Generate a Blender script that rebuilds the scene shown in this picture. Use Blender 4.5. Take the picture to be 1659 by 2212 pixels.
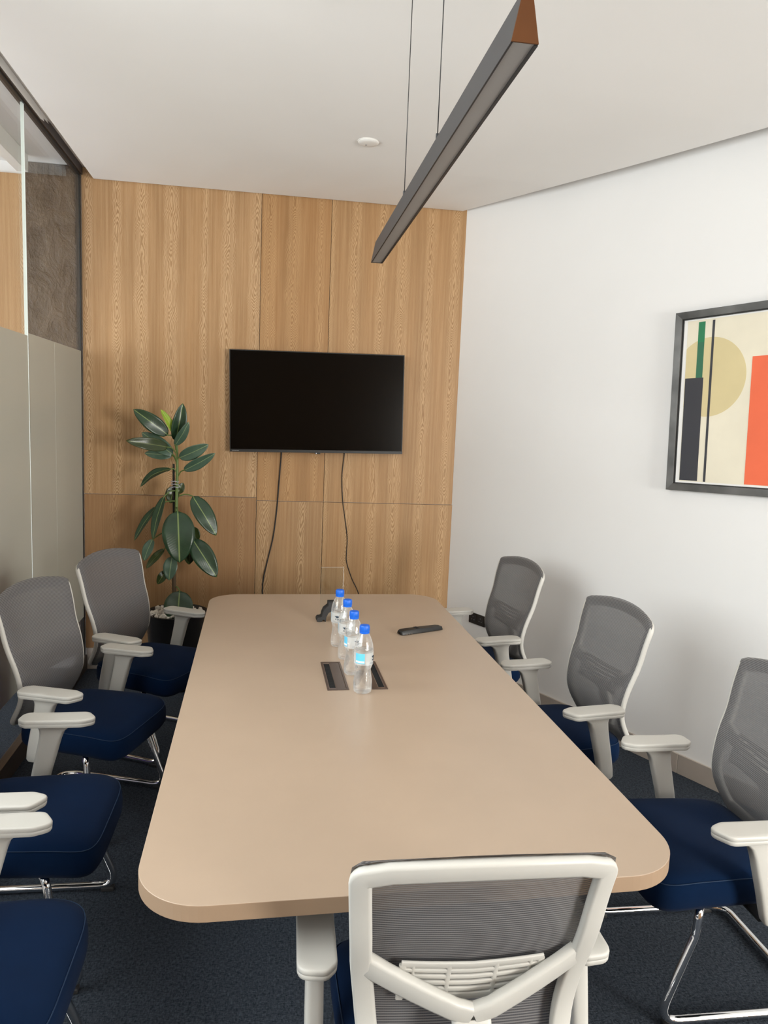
import bpy, bmesh, math, random
from mathutils import Vector, Matrix
random.seed(7)
for o in list(bpy.data.objects): bpy.data.objects.remove(o, do_unlink=True)
SC = bpy.context.scene
COL = SC.collection
PI = math.pi

# ------------------------------------------------------------------ camera
CAM = Vector((-0.3432, -1.3748, 1.70876)); F_PX = 1597.384
PITCH, YAW, ROLL = 0.12545, 0.16226, 0.04082
def cam_axes():
    cy, sy = math.cos(YAW), math.sin(YAW); cp, sp = math.cos(PITCH), math.sin(PITCH)
    f = Vector((sy*cp, cy*cp, -sp)); r = Vector((cy, -sy, 0)); u = r.cross(f)
    c, s = math.cos(ROLL), math.sin(ROLL)
    return c*r+s*u, -s*r+c*u, f
AX, AY, AF = cam_axes()
cd = bpy.data.cameras.new('camera'); cam = bpy.data.objects.new('camera', cd); COL.objects.link(cam)
cd.sensor_fit = 'HORIZONTAL'; cd.sensor_width = 36.0; cd.lens = 36.0*F_PX/1659.0
cd.clip_start = 0.05; cd.clip_end = 60
cam.matrix_world = Matrix(((AX.x, AY.x, -AF.x, CAM.x), (AX.y, AY.y, -AF.y, CAM.y), (AX.z, AY.z, -AF.z, CAM.z), (0, 0, 0, 1)))
SC.camera = cam

# ------------------------------------------------------------------ world, exposure, lights
SC.view_settings.view_transform = 'Standard'; SC.view_settings.look = 'None'
SC.view_settings.gamma = 1.0; SC.view_settings.exposure = -0.12
SC.view_settings.use_curve_mapping = False
SC.cycles.max_bounces = 14; SC.cycles.diffuse_bounces = 6; SC.cycles.glossy_bounces = 6
SC.cycles.transmission_bounces = 12; SC.cycles.transparent_max_bounces = 24
SC.cycles.sample_clamp_indirect = 6.0
w = bpy.data.worlds.new('sky'); SC.world = w; w.use_nodes = True
w.node_tree.nodes['Background'].inputs[0].default_value = (0.80, 0.90, 1.0, 1)
w.node_tree.nodes['Background'].inputs[1].default_value = 1.0
def area(name, loc, target, sx, sy, power, col):
    l = bpy.data.lights.new(name, 'AREA'); l.shape = 'RECTANGLE'; l.size = sx; l.size_y = sy; l.energy = power; l.color = col
    o = bpy.data.objects.new(name, l); COL.objects.link(o); o.location = loc
    o.rotation_euler = (Vector(target)-Vector(loc)).to_track_quat('-Z', 'Y').to_euler(); return o
# daylight at the big window left of / behind the camera, at the windows of the neighbouring space
area('window_daylight', (-2.5, -.2, 2.25), (3.0, 0.7, 1.0), 3.6, 1.9, 172, (0.985, 0.99, 1.0))
area('corridor_daylight', (-4.45, 2.35, 1.65), (0, 2.35, 1.5), 2.0, 2.2, 105, (0.96, 0.98, 1.0))
area('near_fill_light', (3.1, -3.52, 1.50), (.0, 3.2, 1.8), 1.3, 1.4, 290, (1.0, 0.965, 0.92))  # added fill lamp behind the camera, brightens the back wall

# ------------------------------------------------------------------ object helpers
def link(name, me, parent=None, mats=()):
    o = bpy.data.objects.new(name, me); COL.objects.link(o)
    for m in (mats if isinstance(mats, (list, tuple)) else [mats]): me.materials.append(m)
    if parent: o.parent = parent
    return o
def obj(name, bm, mats, parent=None, smooth=None, bevel=None, subsurf=0, solid=None):
    """link bm as ONE mesh object"""
    me = bpy.data.meshes.new(name)
    bmesh.ops.recalc_face_normals(bm, faces=bm.faces[:])
    bm.to_mesh(me); bm.free()
    o = link(name, me, parent, mats)
    if solid:
        m = o.modifiers.new('s', 'SOLIDIFY'); m.thickness = solid; m.offset = 0
    if bevel:
        m = o.modifiers.new('b', 'BEVEL'); m.width = bevel; m.segments = 3; m.limit_method = 'ANGLE'; m.angle_limit = math.radians(35); m.harden_normals = False
    if subsurf:
        m = o.modifiers.new('u', 'SUBSURF'); m.levels = subsurf; m.render_levels = subsurf
    if smooth is not None:
        me.polygons.foreach_set('use_smooth', [True]*len(me.polygons))
        if smooth < 180:
            me.set_sharp_from_angle(angle=math.radians(smooth))
    return o
def thing(name, label, cat, loc=(0, 0, 0), rz=0, group=None):
    o = bpy.data.objects.new(name, None); COL.objects.link(o); o.location = loc; o.rotation_euler = (0, 0, rz)
    o.empty_display_size = .1
    return tag(o, label, cat, group)
def tag(o, label, cat, group=None):
    o['label'] = label; o['category'] = cat
    if group: o['group'] = group
    return o
def struct(o):
    o['kind'] = 'structure'; return o
def box(bm, x0, x1, y0, y1, z0, z1):
    v = [bm.verts.new(p) for p in ((x0,y0,z0),(x1,y0,z0),(x1,y1,z0),(x0,y1,z0),(x0,y0,z1),(x1,y0,z1),(x1,y1,z1),(x0,y1,z1))]
    for f in ((3,2,1,0),(4,5,6,7),(0,1,5,4),(1,2,6,5),(2,3,7,6),(3,0,4,7)): bm.faces.new([v[i] for i in f])
    return v
def mkbox(*a):
    bm = bmesh.new(); box(bm, *a); return bm
def prism(bm, poly, z0, z1):
    a = [bm.verts.new((p[0], p[1], z0)) for p in poly]; b = [bm.verts.new((p[0], p[1], z1)) for p in poly]
    n = len(poly)
    for i in range(n): bm.faces.new((a[i], a[(i+1) % n], b[(i+1) % n], b[i]))
    bm.faces.new(a[::-1]); bm.faces.new(b)
def rings(bm, loops, cap0=True, cap1=True, closed=False):
    L = [[bm.verts.new(p) for p in lp] for lp in loops]; n = len(L[0])
    rng = range(len(L) if closed else len(L)-1)
    for i in rng:
        A, B = L[i], L[(i+1) % len(L)]
        for j in range(n): bm.faces.new((A[j], A[(j+1) % n], B[(j+1) % n], B[j]))
    if not closed:
        if cap0: bm.faces.new(L[0][::-1])
        if cap1: bm.faces.new(L[-1])
def tube(bm, pts, r, n=12, closed=False):
    pts = [Vector(p) for p in pts]; m = len(pts); lps = []; up = None
    for i, p in enumerate(pts):
        t = (pts[(i+1) % m] if (closed or i < m-1) else p) - (pts[i-1] if (closed or i > 0) else p)
        t.normalize()
        if up is None: up = t.orthogonal().normalized()
        up = (up - t*up.dot(t)).normalized(); s = t.cross(up)
        rr = r(i/(m-1)) if callable(r) else r
        lps.append([p + (up*math.cos(a)+s*math.sin(a))*rr for a in [2*PI*k/n for k in range(n)]])
    rings(bm, lps, closed=closed)
def lathe(bm, prof, n=32, c=(0, 0, 0)):
    lps = [[(c[0]+r*math.cos(2*PI*k/n), c[1]+r*math.sin(2*PI*k/n), c[2]+z) for k in range(n)] for r, z in prof]
    rings(bm, lps)
def fillet(pts, rad, n=8):
    """round the corners of a polyline; rad = number or list per inner point"""
    pts = [Vector(p) for p in pts]; out = [pts[0]]
    for i in range(1, len(pts)-1):
        r = rad[i-1] if isinstance(rad, (list, tuple)) else rad
        p = pts[i]; a = (pts[i-1]-p); b = (pts[i+1]-p); la, lb = a.length, b.length; a.normalize(); b.normalize()
        ang = a.angle(b); d = min(r/math.tan(ang/2), la*.49, lb*.49)
        A, B = p+a*d, p+b*d
        for k in range(n+1):
            t = k/n; out.append(A*(1-t)**2+p*2*t*(1-t)+B*t*t)
    out.append(pts[-1]); return out
def spline(pts, n=8):
    P = [Vector(p) for p in pts]; P = [P[0]*2-P[1]]+P+[P[-1]*2-P[-2]]; out = []
    for i in range(1, len(P)-2):
        for k in range(n):
            t = k/n; a, b, c, d = P[i-1:i+3]
            out.append(.5*((2*b)+(c-a)*t+(2*a-5*b+4*c-d)*t*t+(3*b-a-3*c+d)*t**3))
    out.append(P[-2]); return out
def rrect(w, h, r, n=6, cx=0, cy=0):
    out = []
    for (sx, sy, a0) in ((1, 1, 0), (-1, 1, PI/2), (-1, -1, PI), (1, -1, 3*PI/2)):
        for k in range(n+1):
            a = a0+PI/2*k/n; out.append((cx+sx*(w/2-r)+r*math.cos(a), cy+sy*(h/2-r)+r*math.sin(a)))
    return out
def interp(tab, x):
    if x <= tab[0][0]: return tab[0][1]
    for (a, b), (c, d) in zip(tab, tab[1:]):
        if x <= c:
            t = (x-a)/(c-a); return b+(d-b)*t
    return tab[-1][1]
def smooth_tab(tab, x, h=.03):
    return sum(interp(tab, x+h*k) for k in (-1, -.5, 0, .5, 1))/5

# ------------------------------------------------------------------ material helpers
class N:
    """tiny expression builder for shader nodes"""
    def __init__(s, name):
        s.m = bpy.data.materials.new(name); s.m.use_nodes = True; s.t = s.m.node_tree; s.n = s.t.nodes; s.n.clear()
        s.out = s.n.new('ShaderNodeOutputMaterial')
    def put(s, sock, v):
        if v is None: return
        if hasattr(v, 'is_linked'): s.t.links.new(v, sock)
        elif isinstance(v, (tuple, list)) and len(v) == 3 and sock.type == 'RGBA': sock.default_value = (*v, 1)
        else: sock.default_value = v
    def math(s, op, a, b=None, c=None):
        n = s.n.new('ShaderNodeMath'); n.operation = op
        for i, v in enumerate((a, b, c)):
            if v is not None: s.put(n.inputs[i], v)
        return n.outputs[0]
    def coord(s, k='Object'):
        return s.n.new('ShaderNodeTexCoord').outputs[k]
    def sep(s, v):
        n = s.n.new('ShaderNodeSeparateXYZ'); s.put(n.inputs[0], v); return n.outputs
    def comb(s, x, y, z):
        n = s.n.new('ShaderNodeCombineXYZ')
        for i, v in enumerate((x, y, z)): s.put(n.inputs[i], v)
        return n.outputs[0]
    def map(s, v, sc=(1, 1, 1), loc=(0, 0, 0)):
        n = s.n.new('ShaderNodeMapping'); s.put(n.inputs[0], v); n.inputs['Scale'].default_value = sc; n.inputs['Location'].default_value = loc; return n.outputs[0]
    def noise(s, v, scale=1, detail=2, rough=.5, dim='3D', dist=0):
        n = s.n.new('ShaderNodeTexNoise'); n.noise_dimensions = dim
        s.put(n.inputs['Vector'], v); n.inputs['Scale'].default_value = scale; n.inputs['Detail'].default_value = detail
        n.inputs['Roughness'].default_value = rough; n.inputs['Distortion'].default_value = dist
        return n.outputs[0]
    def white(s, v):
        n = s.n.new('ShaderNodeTexWhiteNoise'); n.noise_dimensions = '1D'; s.put(n.inputs['W'], v); return n.outputs[0]
    def rng(s, v, a, b, c=0, d=1, smooth=False):
        n = s.n.new('ShaderNodeMapRange'); n.interpolation_type = 'SMOOTHSTEP' if smooth else 'LINEAR'
        for i, x in zip((0, 1, 2, 3, 4), (v, a, b, c, d)): s.put(n.inputs[i], x)
        return n.outputs[0]
    def mix(s, f, a, b):
        n = s.n.new('ShaderNodeMix'); n.data_type = 'RGBA'; s.put(n.inputs[0], f); s.put(n.inputs[6], a); s.put(n.inputs[7], b); return n.outputs[2]
    def bump(s, h, strength=.2, dist=.01):
        n = s.n.new('ShaderNodeBump'); s.put(n.inputs['Height'], h); n.inputs['Strength'].default_value = strength; n.inputs['Distance'].default_value = dist; return n.outputs[0]
    def bsdf(s, **k):
        n = s.n.new('ShaderNodeBsdfPrincipled')
        for a, v in k.items(): s.put(n.inputs[a.replace('_', ' ')], v)
        return n.outputs[0]
    def node(s, typ, **k):
        n = s.n.new(typ)
        for a, v in k.items(): s.put(n.inputs[a.replace('_', ' ')], v)
        return n.outputs[0]
    def mixsh(s, f, a, b):
        n = s.n.new('ShaderNodeMixShader'); s.put(n.inputs[0], f); s.put(n.inputs[1], a); s.put(n.inputs[2], b); return n.outputs[0]
    def done(s, sh):
        s.t.links.new(sh, s.out.inputs[0]); return s.m
def plain(name, col, rough=.5, metal=0, spec=.5, grain=0, gscale=300, coat=0, var=0.04, sheen=0):
    b = N(name); c = b.coord()
    n = b.noise(c, 6, 3); cc = b.mix(b.rng(n, .3, .7), tuple(x*(1-var) for x in col), tuple(min(1, x*(1+var)) for x in col))
    nm = b.bump(b.noise(c, gscale, 2), grain, .001) if grain else None
    return b.done(b.bsdf(Base_Color=cc, Roughness=rough, Metallic=metal, Specular_IOR_Level=spec, Normal=nm, Coat_Weight=coat, Sheen_Weight=sheen))

def wood(name, base, light, seed, amp=1.0, pitch=.175, freq=105):
    b = N(name); c = b.coord(); x, y, z = b.sep(c)
    wob = b.math('MULTIPLY', b.math('SUBTRACT', b.noise(b.comb(seed, 0, b.math('MULTIPLY', z, 1.1)), 1, 2), .5), .05)
    xs = b.math('ADD', b.math('ADD', x, wob), 50.0+seed*.37)
    st = b.math('DIVIDE', xs, pitch); ix = b.math('FLOOR', st)
    rnd = b.white(b.math('ADD', ix, seed)); rnd2 = b.white(b.math('ADD', ix, seed+31.7))
    fx = b.math('MULTIPLY', b.math('ADD', b.math('SUBTRACT', b.math('FRACT', st), .5), b.math('MULTIPLY', b.math('SUBTRACT', rnd2, .5), .25)), pitch)
    zz = b.math('ADD', b.math('MULTIPLY', z, 1.25), b.math('MULTIPLY', rnd, 60))
    d = b.math('MULTIPLY', b.math('SUBTRACT', b.noise(b.comb(zz, b.math('MULTIPLY', rnd, 9), 0), 1.1, 2.0, .5), .5), .50)
    wx = b.math('MULTIPLY', b.math('SUBTRACT', b.noise(b.comb(b.math('MULTIPLY', x, 18), rnd, b.math('MULTIPLY', z, 7)), 1, 2), .5), .042)
    wz = b.math('MULTIPLY', b.math('SUBTRACT', b.noise(b.comb(b.math('MULTIPLY', x, 70), seed, b.math('MULTIPLY', z, 34)), 1, 1), .5), .006)
    fx = b.math('MULTIPLY', b.math('ADD', fx, wx), 1.25)
    r = b.math('ADD', b.math('ADD', b.math('SQRT', b.math('ADD', b.math('MULTIPLY', fx, fx), .00007)), d), wz)
    ring = b.math('FRACT', b.math('MULTIPLY', r, freq))
    tri = b.math('ABSOLUTE', b.math('SUBTRACT', b.math('MULTIPLY', ring, 2), 1))
    line = b.rng(tri, .22, .75, 0, 1, True)
    ax = b.math('ABSOLUTE', fx)
    near = b.rng(ax, b.rng(rnd2, 0, 1, .012, .036), b.rng(rnd2, 0, 1, .040, .074), 1, .07, True)
    amp_ = b.math('MULTIPLY', near, amp)
    fib = b.noise(b.comb(b.math('MULTIPLY', x, 420), seed, b.math('MULTIPLY', z, 14)), 1, 2, .6)
    fib2 = b.noise(b.comb(b.math('MULTIPLY', x, 70), seed+3, b.math('MULTIPLY', z, 1.2)), 1, 3, .6)
    big = b.noise(b.comb(b.math('MULTIPLY', x, 7), seed+9, b.math('MULTIPLY', z, .8)), 1, 2)
    dark = tuple(k*.83 for k in base)
    col = b.mix(b.rng(big, .3, .7), dark, tuple(k*1.05 for k in base))
    col = b.mix(b.math('MULTIPLY', b.rng(fib2, .35, .7), .35), col, light)
    col = b.mix(b.math('MULTIPLY', b.math('MULTIPLY', b.math('SUBTRACT', 1, line), amp_), .20), col, tuple(k*.6 for k in base))
    col = b.mix(b.math('MULTIPLY', b.math('MULTIPLY', line, amp_), .62), col, light)
    col = b.mix(b.math('MULTIPLY', b.rng(fib, .45, .75), .22), col, tuple(k*.55 for k in base))
    return b.done(b.bsdf(Base_Color=col, Roughness=.5, Specular_IOR_Level=.35, Normal=b.bump(fib, .06, .002)))

def carpet():
    b = N('carpet_loop'); c = b.coord()
    n1 = b.noise(b.map(c, (190, 75, 1)), 1, 2, .7); n2 = b.noise(b.map(c, (75, 210, 1)), 1, 2, .7); n3 = b.noise(c, 3, 2)
    f = b.math('MULTIPLY', b.math('ADD', n1, n2), .5)
    col = b.mix(b.rng(f, .36, .64), (.008, .012, .018), (.062, .074, .094))
    col = b.mix(b.math('MULTIPLY', n3, .3), col, (.02, .026, .034))
    return b.done(b.bsdf(Base_Color=col, Roughness=.95, Specular_IOR_Level=.15, Normal=b.bump(f, .8, .006)))
def paint(name, col, rough=.75):
    b = N(name); c = b.coord(); n = b.noise(c, 1.7, 3); f = b.noise(c, 160, 2)
    return b.done(b.bsdf(Base_Color=b.mix(b.rng(n, .3, .7), tuple(k*.975 for k in col), col), Roughness=rough, Specular_IOR_Level=.25, Normal=b.bump(f, .05, .002)))
def clear_glass(name, tint=(.96, .985, .97), refl=1.0):
    b = N(name); fr = b.n.new('ShaderNodeLayerWeight'); fr.inputs[0].default_value = .5
    f = b.math('MULTIPLY_ADD', b.math('POWER', fr.outputs['Facing'], 5.0), .9, .04)
    return b.done(b.mixsh(b.math('MULTIPLY', f, refl), b.node('ShaderNodeBsdfTransparent', Color=tint), b.node('ShaderNodeBsdfGlossy', Color=(1, 1, 1), Roughness=0.0)))
def mesh_fabric():
    b = N('mesh_fabric'); u = b.n.new('ShaderNodeUVMap').outputs[0]; x, y, z = b.sep(u)
    s = b.math('ABSOLUTE', b.math('SUBTRACT', b.math('FRACT', b.math('MULTIPLY', y, 190)), .5))
    line = b.rng(s, .16, .34, 1, 0, True)
    t = b.math('ABSOLUTE', b.math('SUBTRACT', b.math('FRACT', b.math('MULTIPLY', x, 230)), .5))
    cross = b.rng(t, .1, .3, 1, 0)
    col = b.mix(line, (.095, .093, .097), (.200, .195, .198))
    sol = b.bsdf(Base_Color=col, Roughness=.6, Specular_IOR_Level=.4, Normal=b.bump(line, .5, .002))
    alpha = b.math('MAXIMUM', b.rng(line, 0, 1, .78, .97), b.math('MULTIPLY', cross, .90))
    return b.done(b.mixsh(alpha, b.node('ShaderNodeBsdfTransparent', Color=(1, 1, 1)), sol))
def leaf_mat(name, dark, mid, vein):
    b = N(name); u = b.n.new('ShaderNodeUVMap').outputs[0]; x, y, z = b.sep(u)
    cx = b.math('ABSOLUTE', b.math('SUBTRACT', x, .5))
    rib = b.rng(cx, .012, .03, 1, 0, True)
    side = b.math('SINE', b.math('MULTIPLY', b.math('ADD', y, b.math('MULTIPLY', cx, -.35)), 130))
    n = b.noise(b.coord(), 14, 3)
    col = b.mix(b.rng(n, .3, .7), dark, mid)
    col = b.mix(b.math('MULTIPLY', rib, .85), col, vein)
    return b.done(b.bsdf(Base_Color=col, Roughness=.30, Specular_IOR_Level=.5, Normal=b.bump(side, .035, .002), Subsurface_Weight=0.0))
def film():
    b = N('frosted_film')
    x, y, z = b.sep(b.coord()); n = b.noise(b.map(b.coord(), (1, 3, .25)), 1, 2)
    tl = b.node('ShaderNodeBsdfTranslucent', Color=b.mix(n, (.70, .675, .59), (.63, .61, .535)))
    df = b.node('ShaderNodeBsdfDiffuse', Color=(.42, .405, .37))
    rf = b.node('ShaderNodeBsdfRefraction', Color=(.58, .56, .52), Roughness=.32, IOR=1.25)
    a = b.mixsh(.42, tl, df); a = b.mixsh(.42, a, rf)
    fr = b.n.new('ShaderNodeLayerWeight'); fr.inputs[0].default_value = .5
    f = b.math('MULTIPLY_ADD', b.math('POWER', fr.outputs['Facing'], 5.0), .5, .03)
    return b.done(b.mixsh(f, a, b.node('ShaderNodeBsdfGlossy', Color=(1, 1, 1), Roughness=.12)))
def stone():
    b = N('brown_leather_panel'); c = b.coord(); n = b.noise(b.map(c, (9, 9, 5)), 1, 5, .62, dist=1.2); m = b.noise(c, 34, 4, .6)
    col = b.mix(b.rng(n, .32, .68), (.026, .018, .012), (.088, .066, .048))
    return b.done(b.bsdf(Base_Color=col, Roughness=.5, Normal=b.bump(b.math('ADD', n, b.math('MULTIPLY', m, .4)), .9, .03)))

M = {}
M['wall'] = paint('white_wall_paint', (.85, .847, .842)); M['ceil'] = paint('ceiling_paint', (.85, .835, .815))
M['carpet'] = carpet()
M['wood_a'] = wood('oak_veneer_pale', (0.387, 0.220, 0.098), (0.636, 0.437, 0.252), 1.0)
M['wood_b'] = wood('oak_veneer_amber', (0.357, 0.186, 0.072), (0.563, 0.353, 0.172), 5.0, .9, .15, 125)
M['wood_c'] = wood('oak_veneer_golden', (0.370, 0.203, 0.085), (0.602, 0.395, 0.208), 9.0, 1, .165, 115)
M['wood_d'] = wood('oak_veneer_brown', (0.328, 0.177, 0.079), (0.503, 0.321, 0.171), 13.0, .8, .2, 110)
M['wood_e'] = wood('oak_veneer_straight', (0.365, 0.206, 0.093), (0.602, 0.407, 0.224), 17.0, 1, .21, 80)
M['stone'] = stone()
M['tile'] = plain('skirting_tile', (.42, .37, .325), .35, var=.06)
M['grout'] = plain('grout', (.7, .66, .6), .8)
M['table'] = plain('beige_laminate', (.425, .325, .243), .34, spec=.45, grain=.08, gscale=900, var=.02)
M['edge'] = plain('beige_edge_band', (.36, .25, .165), .4, var=.02)
M['frame'] = plain('pale_grey_plastic', (.565, .553, .515), .42, spec=.45, grain=.04, gscale=700, var=.02)
M['mesh'] = mesh_fabric()
M['mesh_edge'] = plain('mesh_edge_fabric', (.11, .108, .108), .8)
M['navy'] = plain('navy_fabric', (.0018, .0125, .044), .9, spec=.08, grain=.5, gscale=1500, var=.12, sheen=.03)
M['navy_thread'] = plain('navy_piping', (.006, .026, .07), .8)
M['chrome'] = plain('chrome', (.86, .86, .87), .06, metal=1, var=.01)
M['black'] = plain('black_plastic', (.012, .012, .012), .45)
M['black_soft'] = plain('black_rubber', (.018, .018, .019), .65)
M['screen'] = plain('black_screen', (.0015, .0012, .001), .16, spec=.16, var=0)
M['lamp'] = plain('dark_grey_aluminium', (.036, .035, .037), .5, metal=.2, var=.03)
M['lamp_black'] = plain('black_aluminium', (.012, .012, .014), .4)
M['diffuser'] = plain('unlit_diffuser', (.33, .315, .30), .45)
M['lampwood'] = plain('brown_wood_cap', (.11, .040, .012), .5, spec=.2, var=.25)
M['white_plastic'] = plain('white_plastic', (.80, .79, .765), .4)
M['film'] = film(); M['glass'] = clear_glass('partition_glass', (.95, .965, .955), .38); M['acrylic'] = clear_glass('acrylic', (.93, .95, .95), .8)
M['edge_glass'] = plain('glass_edge', (.74, .80, .77), .2)
M['header'] = plain('grey_track_film', (.82, .80, .77), .5)
M['dark_bronze'] = plain('dark_bronze', (.042, .030, .024), .45)
M['bronze'] = plain('bronze_plate', (.115, .082, .068), .36, metal=.5)
M['bronze_hi'] = plain('bronze_rim', (.24, .18, .15), .3, metal=.5)
M['bristle'] = plain('black_bristles', (.008, .008, .008), .95)
M['pot'] = plain('black_planter', (.010, .009, .009), .4)
M['pebble'] = plain('white_pebble', (.70, .66, .60), .7, var=.2)
M['soil'] = plain('soil', (.03, .022, .016), .95)
M['stem'] = plain('green_stem', (.11, .17, .045), .5); M['bark'] = plain('brown_stem', (.10, .065, .035), .8)
M['stake'] = plain('dark_stake', (.02, .017, .014), .8); M['tie'] = plain('grey_tie', (.45, .45, .5), .6)
M['leaf'] = leaf_mat('rubber_leaf', (.012, .035, .015), (.022, .058, .025), (.22, .30, .10))
M['leaf_pale'] = leaf_mat('rubber_leaf_underside', (.050, .098, .066), (.075, .130, .088), (.25, .33, .16))
M['leaf_lime'] = leaf_mat('rubber_leaf_young', (.20, .34, .025), (.32, .46, .05), (.5, .58, .15))
M['leaf_dark'] = leaf_mat('rubber_leaf_olive', (.020, .034, .008), (.034, .052, .012), (.16, .2, .06))  # olive-green leaf tone
M['pic_frame'] = plain('worn_black_metal', (.085, .083, .080), .36, metal=.55, var=.5)
M['mat'] = plain('white_mount', (.86, .85, .83), .7)
for k, c in dict(cream=(.80, .745, .60), tan=(.68, .575, .32), green=(.022, .20, .085), green_dim=(.035, .155, .085), slate=(.040, .041, .050), red=(.84, .155, .066)).items():
    M[k] = plain('print_'+k, c, .7, var=.04)
M['cap'] = plain('blue_cap', (.002, .125, .66), .35)
b = N('pet_shell'); fr = b.n.new('ShaderNodeLayerWeight'); fr.inputs[0].default_value = .5
f = b.math('MULTIPLY_ADD', b.math('POWER', fr.outputs['Facing'], 3.2), .85, .075)
nb = b.bump(b.noise(b.coord(), 95, 2), .35, .004)
body = b.mixsh(b.math('MULTIPLY_ADD', b.math('POWER', fr.outputs['Facing'], 2.5), .45, .06), b.node('ShaderNodeBsdfTransparent', Color=(.985, .99, .99)), b.node('ShaderNodeBsdfDiffuse', Color=(.92, .94, .95)))
M['pet'] = b.done(b.mixsh(f, body, b.node('ShaderNodeBsdfGlossy', Color=(1, 1, 1), Roughness=.04, Normal=nb)))
b = N('water'); M['water'] = b.done(b.mixsh(.42, b.node('ShaderNodeBsdfGlass', Color=(1, 1, 1), Roughness=0.0, IOR=1.33), b.node('ShaderNodeBsdfTransparent', Color=(.97, .98, .985))))
b = N('clear_label'); M['label'] = b.done(b.mixsh(.32, b.node('ShaderNodeBsdfTransparent', Color=(1, 1, 1)), b.bsdf(Base_Color=(.82, .88, .90), Roughness=.3)))
M['ink'] = plain('navy_ink', (.008, .030, .060), .5); M['sky_ink'] = plain('light_blue_ink', (.13, .56, .83), .5); M['white_ink'] = plain('white_ink', (.85, .86, .88), .5)
M['acrylic_edge'] = plain('acrylic_edge', (.55, .52, .48), .3)
M['led'] = plain('led_window', (.8, .8, .85), .2); M['grey_print'] = plain('grey_print', (.22, .22, .22), .5)
M['purple'] = plain('purple_fabric', (.34, .24, .90), .8)

# ------------------------------------------------------------------ setting
YB = 3.561; XC = .9368; WA = .4453; ZC = 3.079; ZS = 3.146; XG = -1.4866; YN = -3.4
WD = Vector((math.sin(WA), -math.cos(WA), 0)); WN = Vector((-math.cos(WA), -math.sin(WA), 0))   # along / into the room
def wp(t, off=0, z=0): return Vector((XC, YB, 0)) + WD*t + WN*off + Vector((0, 0, z))
bm = bmesh.new(); box(bm, -4.7, 4.6, YN-.1, YB+.15, -.06, 0); struct(obj('floor', bm, M['carpet']))
bm = bmesh.new(); box(bm, -4.7, 4.6, YN-.1, YB+.15, ZS, ZS+.1); struct(obj('ceiling', bm, M['ceil'], None))
# dropped ceiling panel standing off the walls (its right edge follows the white wall with a shadow gap)
def ray_wall(u, v, k):
    d = AF + AX*((u-829.5)/F_PX) - AY*((v-1106)/F_PX)
    t = (Vector((XC, YB, 0))-CAM).dot(WN)/d.dot(WN); return CAM + d*t*k
redge = [Vector((.905, 3.548, ZC))] + [ray_wall(u, v, .966) for u, v in ((1200, 402), (1350, 362), (1500, 320), (1659, 275))]
e = redge[-1]; redge.append(e + (redge[-1]-redge[-2]).normalized()*5.2)
redge[-1].z = 2.99
bm = bmesh.new(); rows = []
for p in redge:
    rows.append([Vector((-1.402, p.y, ZC)).lerp(p, k/8) if k else Vector((-1.402-.023*0, p.y, ZC)) for k in range(9)])
lo = [[bm.verts.new(p) for p in r] for r in rows]; hi = [[bm.verts.new((p.x, p.y, p.z+.05)) for p in r] for r in rows]
R_, C_ = len(rows), 9
for i in range(R_-1):
    for j in range(C_-1):
        bm.faces.new((lo[i][j], lo[i][j+1], lo[i+1][j+1], lo[i+1][j])); bm.faces.new((hi[i][j], hi[i+1][j], hi[i+1][j+1], hi[i][j+1]))
for j in range(C_-1):
    bm.faces.new((lo[0][j], hi[0][j], hi[0][j+1], lo[0][j+1])); bm.faces.new((lo[-1][j], lo[-1][j+1], hi[-1][j+1], hi[-1][j]))
for i in range(R_-1):
    bm.faces.new((lo[i][0], lo[i+1][0], hi[i+1][0], hi[i][0])); bm.faces.new((lo[i][-1], hi[i][-1], hi[i+1][-1], lo[i+1][-1]))
struct(obj('ceiling_panel', bm, M['ceil']))
# back wall: backing + veneer panels
wb = struct(obj('wall_back', mkbox(-4.7, XC+.05, YB+.02, YB+.14, 0, ZS), M['wall']))
g = .0015
def panel(name, x0, x1, z0, z1, mat, dy=0):
    o = obj(name, mkbox(x0+g, x1-g, YB-dy, YB+.019, z0+g, z1-g), mat, wb, bevel=.001); return o
SK_ = .14
panel('wood_panel', -1.478, -.394, 1.157, ZS-.001, M['wood_a'])
panel('wood_panel', -.394, .049, 1.137, ZS-.001, M['wood_b'])
panel('wood_panel', .049, .942, 1.137, ZS-.001, M['wood_c'])
panel('wood_panel', -1.478, -.394, SK_, 1.157, M['wood_d'], .001)
panel('wood_panel', -.394, .049, SK_, 1.137, M['wood_e'], .001)
panel('wood_panel', .049, .953, SK_, 1.137, M['wood_c'], .004)
panel('wood_panel', -3.2, -1.805, .1, ZS-.07, M['wood_e'])
panel('wood_panel', -4.68, -3.2, .1, ZS-.07, M['wood_a'])
panel('stone_panel', -1.803, -1.50, .1, ZS-.002, M['stone'], .012)
struct(obj('baseboard_back', mkbox(-1.47, XC, YB-.010, YB+.018, 0, SK_), M['tile'], bevel=.002))
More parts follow.
